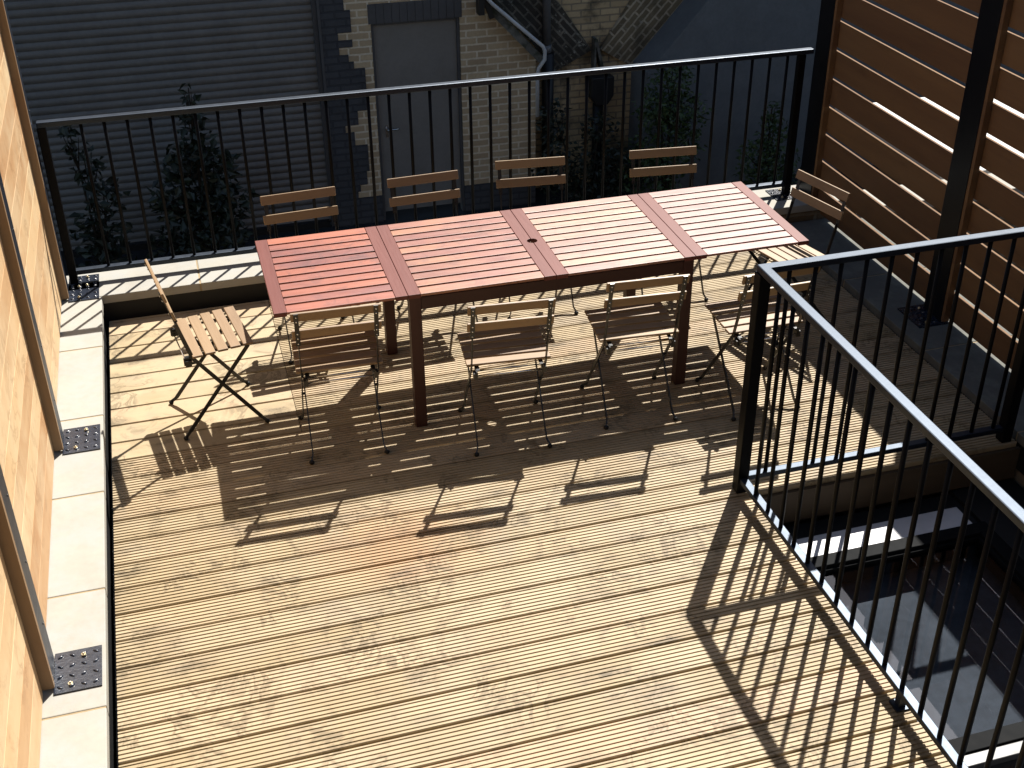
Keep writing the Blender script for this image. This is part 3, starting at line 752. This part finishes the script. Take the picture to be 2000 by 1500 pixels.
# ================================================================== CHAIRS
def make_chair():
    t = thing('folding_chair', 'x', 'chair', (0, 0, 0), 0, 'folding slatted chairs round the table')
    top = Vector((0, -0.012, 0.785)); hin = Vector((0, 0.085, 0.425)); ff = Vector((0, 0.375, 0.012)); fr_ = Vector((0, 0.0, 0.012)); sf = Vector((0, 0.345, 0.428))
    for sx in (-1, 1):
        u = MB(); x1 = sx * 0.172
        A = Vector((x1, top.y, top.z)); B = Vector((x1, hin.y, hin.z)); Mid = A.lerp(B, 0.50)
        d = (B - A).normalized()
        # upper strap, wide face to the back
        u.bar(A, Mid, 0.020, 0.0035, (1, 0, 0))
        # lower bar, edge to the back; bends at the hinge and runs to the front foot
        u.bar(Mid - d * 0.01, B + d * 0.004, 0.0050, 0.019, (1, 0, 0))
        F = Vector((x1 + sx * 0.006, ff.y, ff.z))
        Fm = B.lerp(F, 0.94)
        u.bar(B - Vector((0, 0, 0)), Fm, 0.0055, 0.018, (1, 0, 0))
        u.bar(Fm, F + Vector((sx * 0.014, 0.008, 0)), 0.0055, 0.015, (1, 0, 0))
        uo = u.build('upright', M['chair'], t)
        rb = MB(); rb.ball((F.x + sx * 0.012, F.y + 0.006, 0.011), 0.013, 0.012, 0.011, 8, 6); rb.build('rubber_foot', M['rubber'], uo)
        rv = MB()
        for f in (0.05, 0.12, 0.31, 0.385, 0.47):
            P_ = A.lerp(B, f); rv.ball((P_.x, P_.y - 0.0035, P_.z), 0.0042, 0.002, 0.0042, 6, 4)
        build_loose(rv, 'rivet', M['rivet'], uo)
        l = MB(); x2 = sx * 0.160
        S_ = Vector((x2, sf.y, sf.z)); R2 = Vector((x2 + sx * 0.004, fr_.y, fr_.z)); Rm = S_.lerp(R2, 0.94)
        l.bar(S_, Rm, 0.0055, 0.018, (1, 0, 0)); l.bar(Rm, R2 + Vector((sx * 0.012, -0.008, 0)), 0.0055, 0.015, (1, 0, 0))
        lo = l.build('leg', M['chair'], t)
        rb = MB(); rb.ball((R2.x + sx * 0.010, R2.y - 0.006, 0.011), 0.013, 0.012, 0.011, 8, 6); rb.build('rubber_foot', M['rubber'], lo)
        # pivot bolt where the legs cross
    st = MB()
    pv = MB(); pv.tube([(-0.160, 0.200, 0.2575), (-0.179, 0.200, 0.2575)], 0.006, 8); pv.tube([(0.160, 0.200, 0.2575), (0.179, 0.200, 0.2575)], 0.006, 8)
    build_loose(pv, 'pivot_bolt', M['chair'], t)
    st.tube([(-0.171, 0.083, 0.408), (0.171, 0.083, 0.408)], 0.0032, 8)
    st.tube([(-0.160, 0.058, 0.395), (0.160, 0.058, 0.395)], 0.0032, 8)
    st.tube([(-0.160, 0.340, 0.418), (0.160, 0.340, 0.418)], 0.0032, 8)
    build_loose(st, 'stretcher', M['rivet'], t)
    sr = MB()
    for sx in (-1, 1):
        sr.bar((sx * 0.146, 0.055, 0.424), (sx * 0.146, 0.360, 0.430), 0.016, 0.004, (1, 0, 0))
        sr.box(sx * 0.154 - 0.003, sx * 0.154 + 0.003, 0.045, 0.10, 0.385, 0.424)
        sr.box(sx * 0.158 - 0.010, sx * 0.158 + 0.010, 0.050, 0.078, 0.382, 0.412)
    build_loose(sr, 'seat_rail', M['chair'], t)
    se = MB(); tilt = 0.012
    for k in range(5):
        y0 = 0.082 + k * 0.0585; y1 = y0 + 0.0475; zz = 0.434 + tilt * k / 4
        se.box(-0.195, 0.195, y0, y1, zz, zz + 0.012)
    se.build('seat', M['acacia'], t, bevel=0.003)
    A = Vector((0, top.y, top.z)); B = Vector((0, hin.y, hin.z)); d = (A - B).normalized(); nrm = Vector((0, d.z, -d.y))
    for (f0, hgt) in ((0.002, 0.048), (0.272, 0.048)):
        b = MB(); p0 = A.lerp(B, f0) - d * 0.0 + nrm * 0.0085; p1 = p0 - d * hgt
        b.bar(p1, p0, 0.390, 0.012, (1, 0, 0)); b.build('back_slat', M['acacia'], t, bevel=0.003)
    return t
def dup(src, loc, rz, label):
    r = src.copy(); sc.collection.objects.link(r); r.location = loc; r.rotation_euler = (0, 0, rz); r['label'] = label
    for ch in list(src.children):
        c_ = ch.copy(); sc.collection.objects.link(c_); c_.parent = r
        for g_ in ch.children:
            d_ = g_.copy(); sc.collection.objects.link(d_); d_.parent = c_
    return r
spots = [
    # x, y of the middle of the rear feet, turn, label
    (-1.046, -0.541, -2.7, 'folding chair on the near side of the table, leftmost of the near row'),
    (-0.306, -0.707, -5.0, 'folding chair on the near side just right of the front left table leg'),
    (0.345, -0.667, -4.0, 'folding chair on the near side whose back overlaps the front right table leg'),
    (0.960, -0.762, 1.0, 'folding chair on the near side partly hidden behind the railing corner post'),
    (-1.030, 0.783, 183.5, 'folding chair beyond the table in front of the roller shutter'),
    (-0.362, 0.8185, 182.5, 'folding chair beyond the table in front of the grey door'),
    (0.252, 0.870, 174.0, 'folding chair beyond the table in front of the brick wall with the white pipe'),
    (1.010, 0.805, 174.0, 'folding chair beyond the table nearest the green shrubs, rightmost of the far row'),
    (-1.780, 0.0025, -81.6, 'folding chair standing side-on at the left end of the table'),
    (1.640, 0.120, 104.6, 'folding chair in shade at the right end of the table beside the slatted screen'),
]
proto = make_chair()
for i, (x, y, a, lab) in enumerate(spots):
    if i == 0:
        proto.location = (x, y, 0); proto.rotation_euler = (0, 0, rad(a)); proto['label'] = lab
    else:
        dup(proto, (x, y, 0), rad(a), lab)
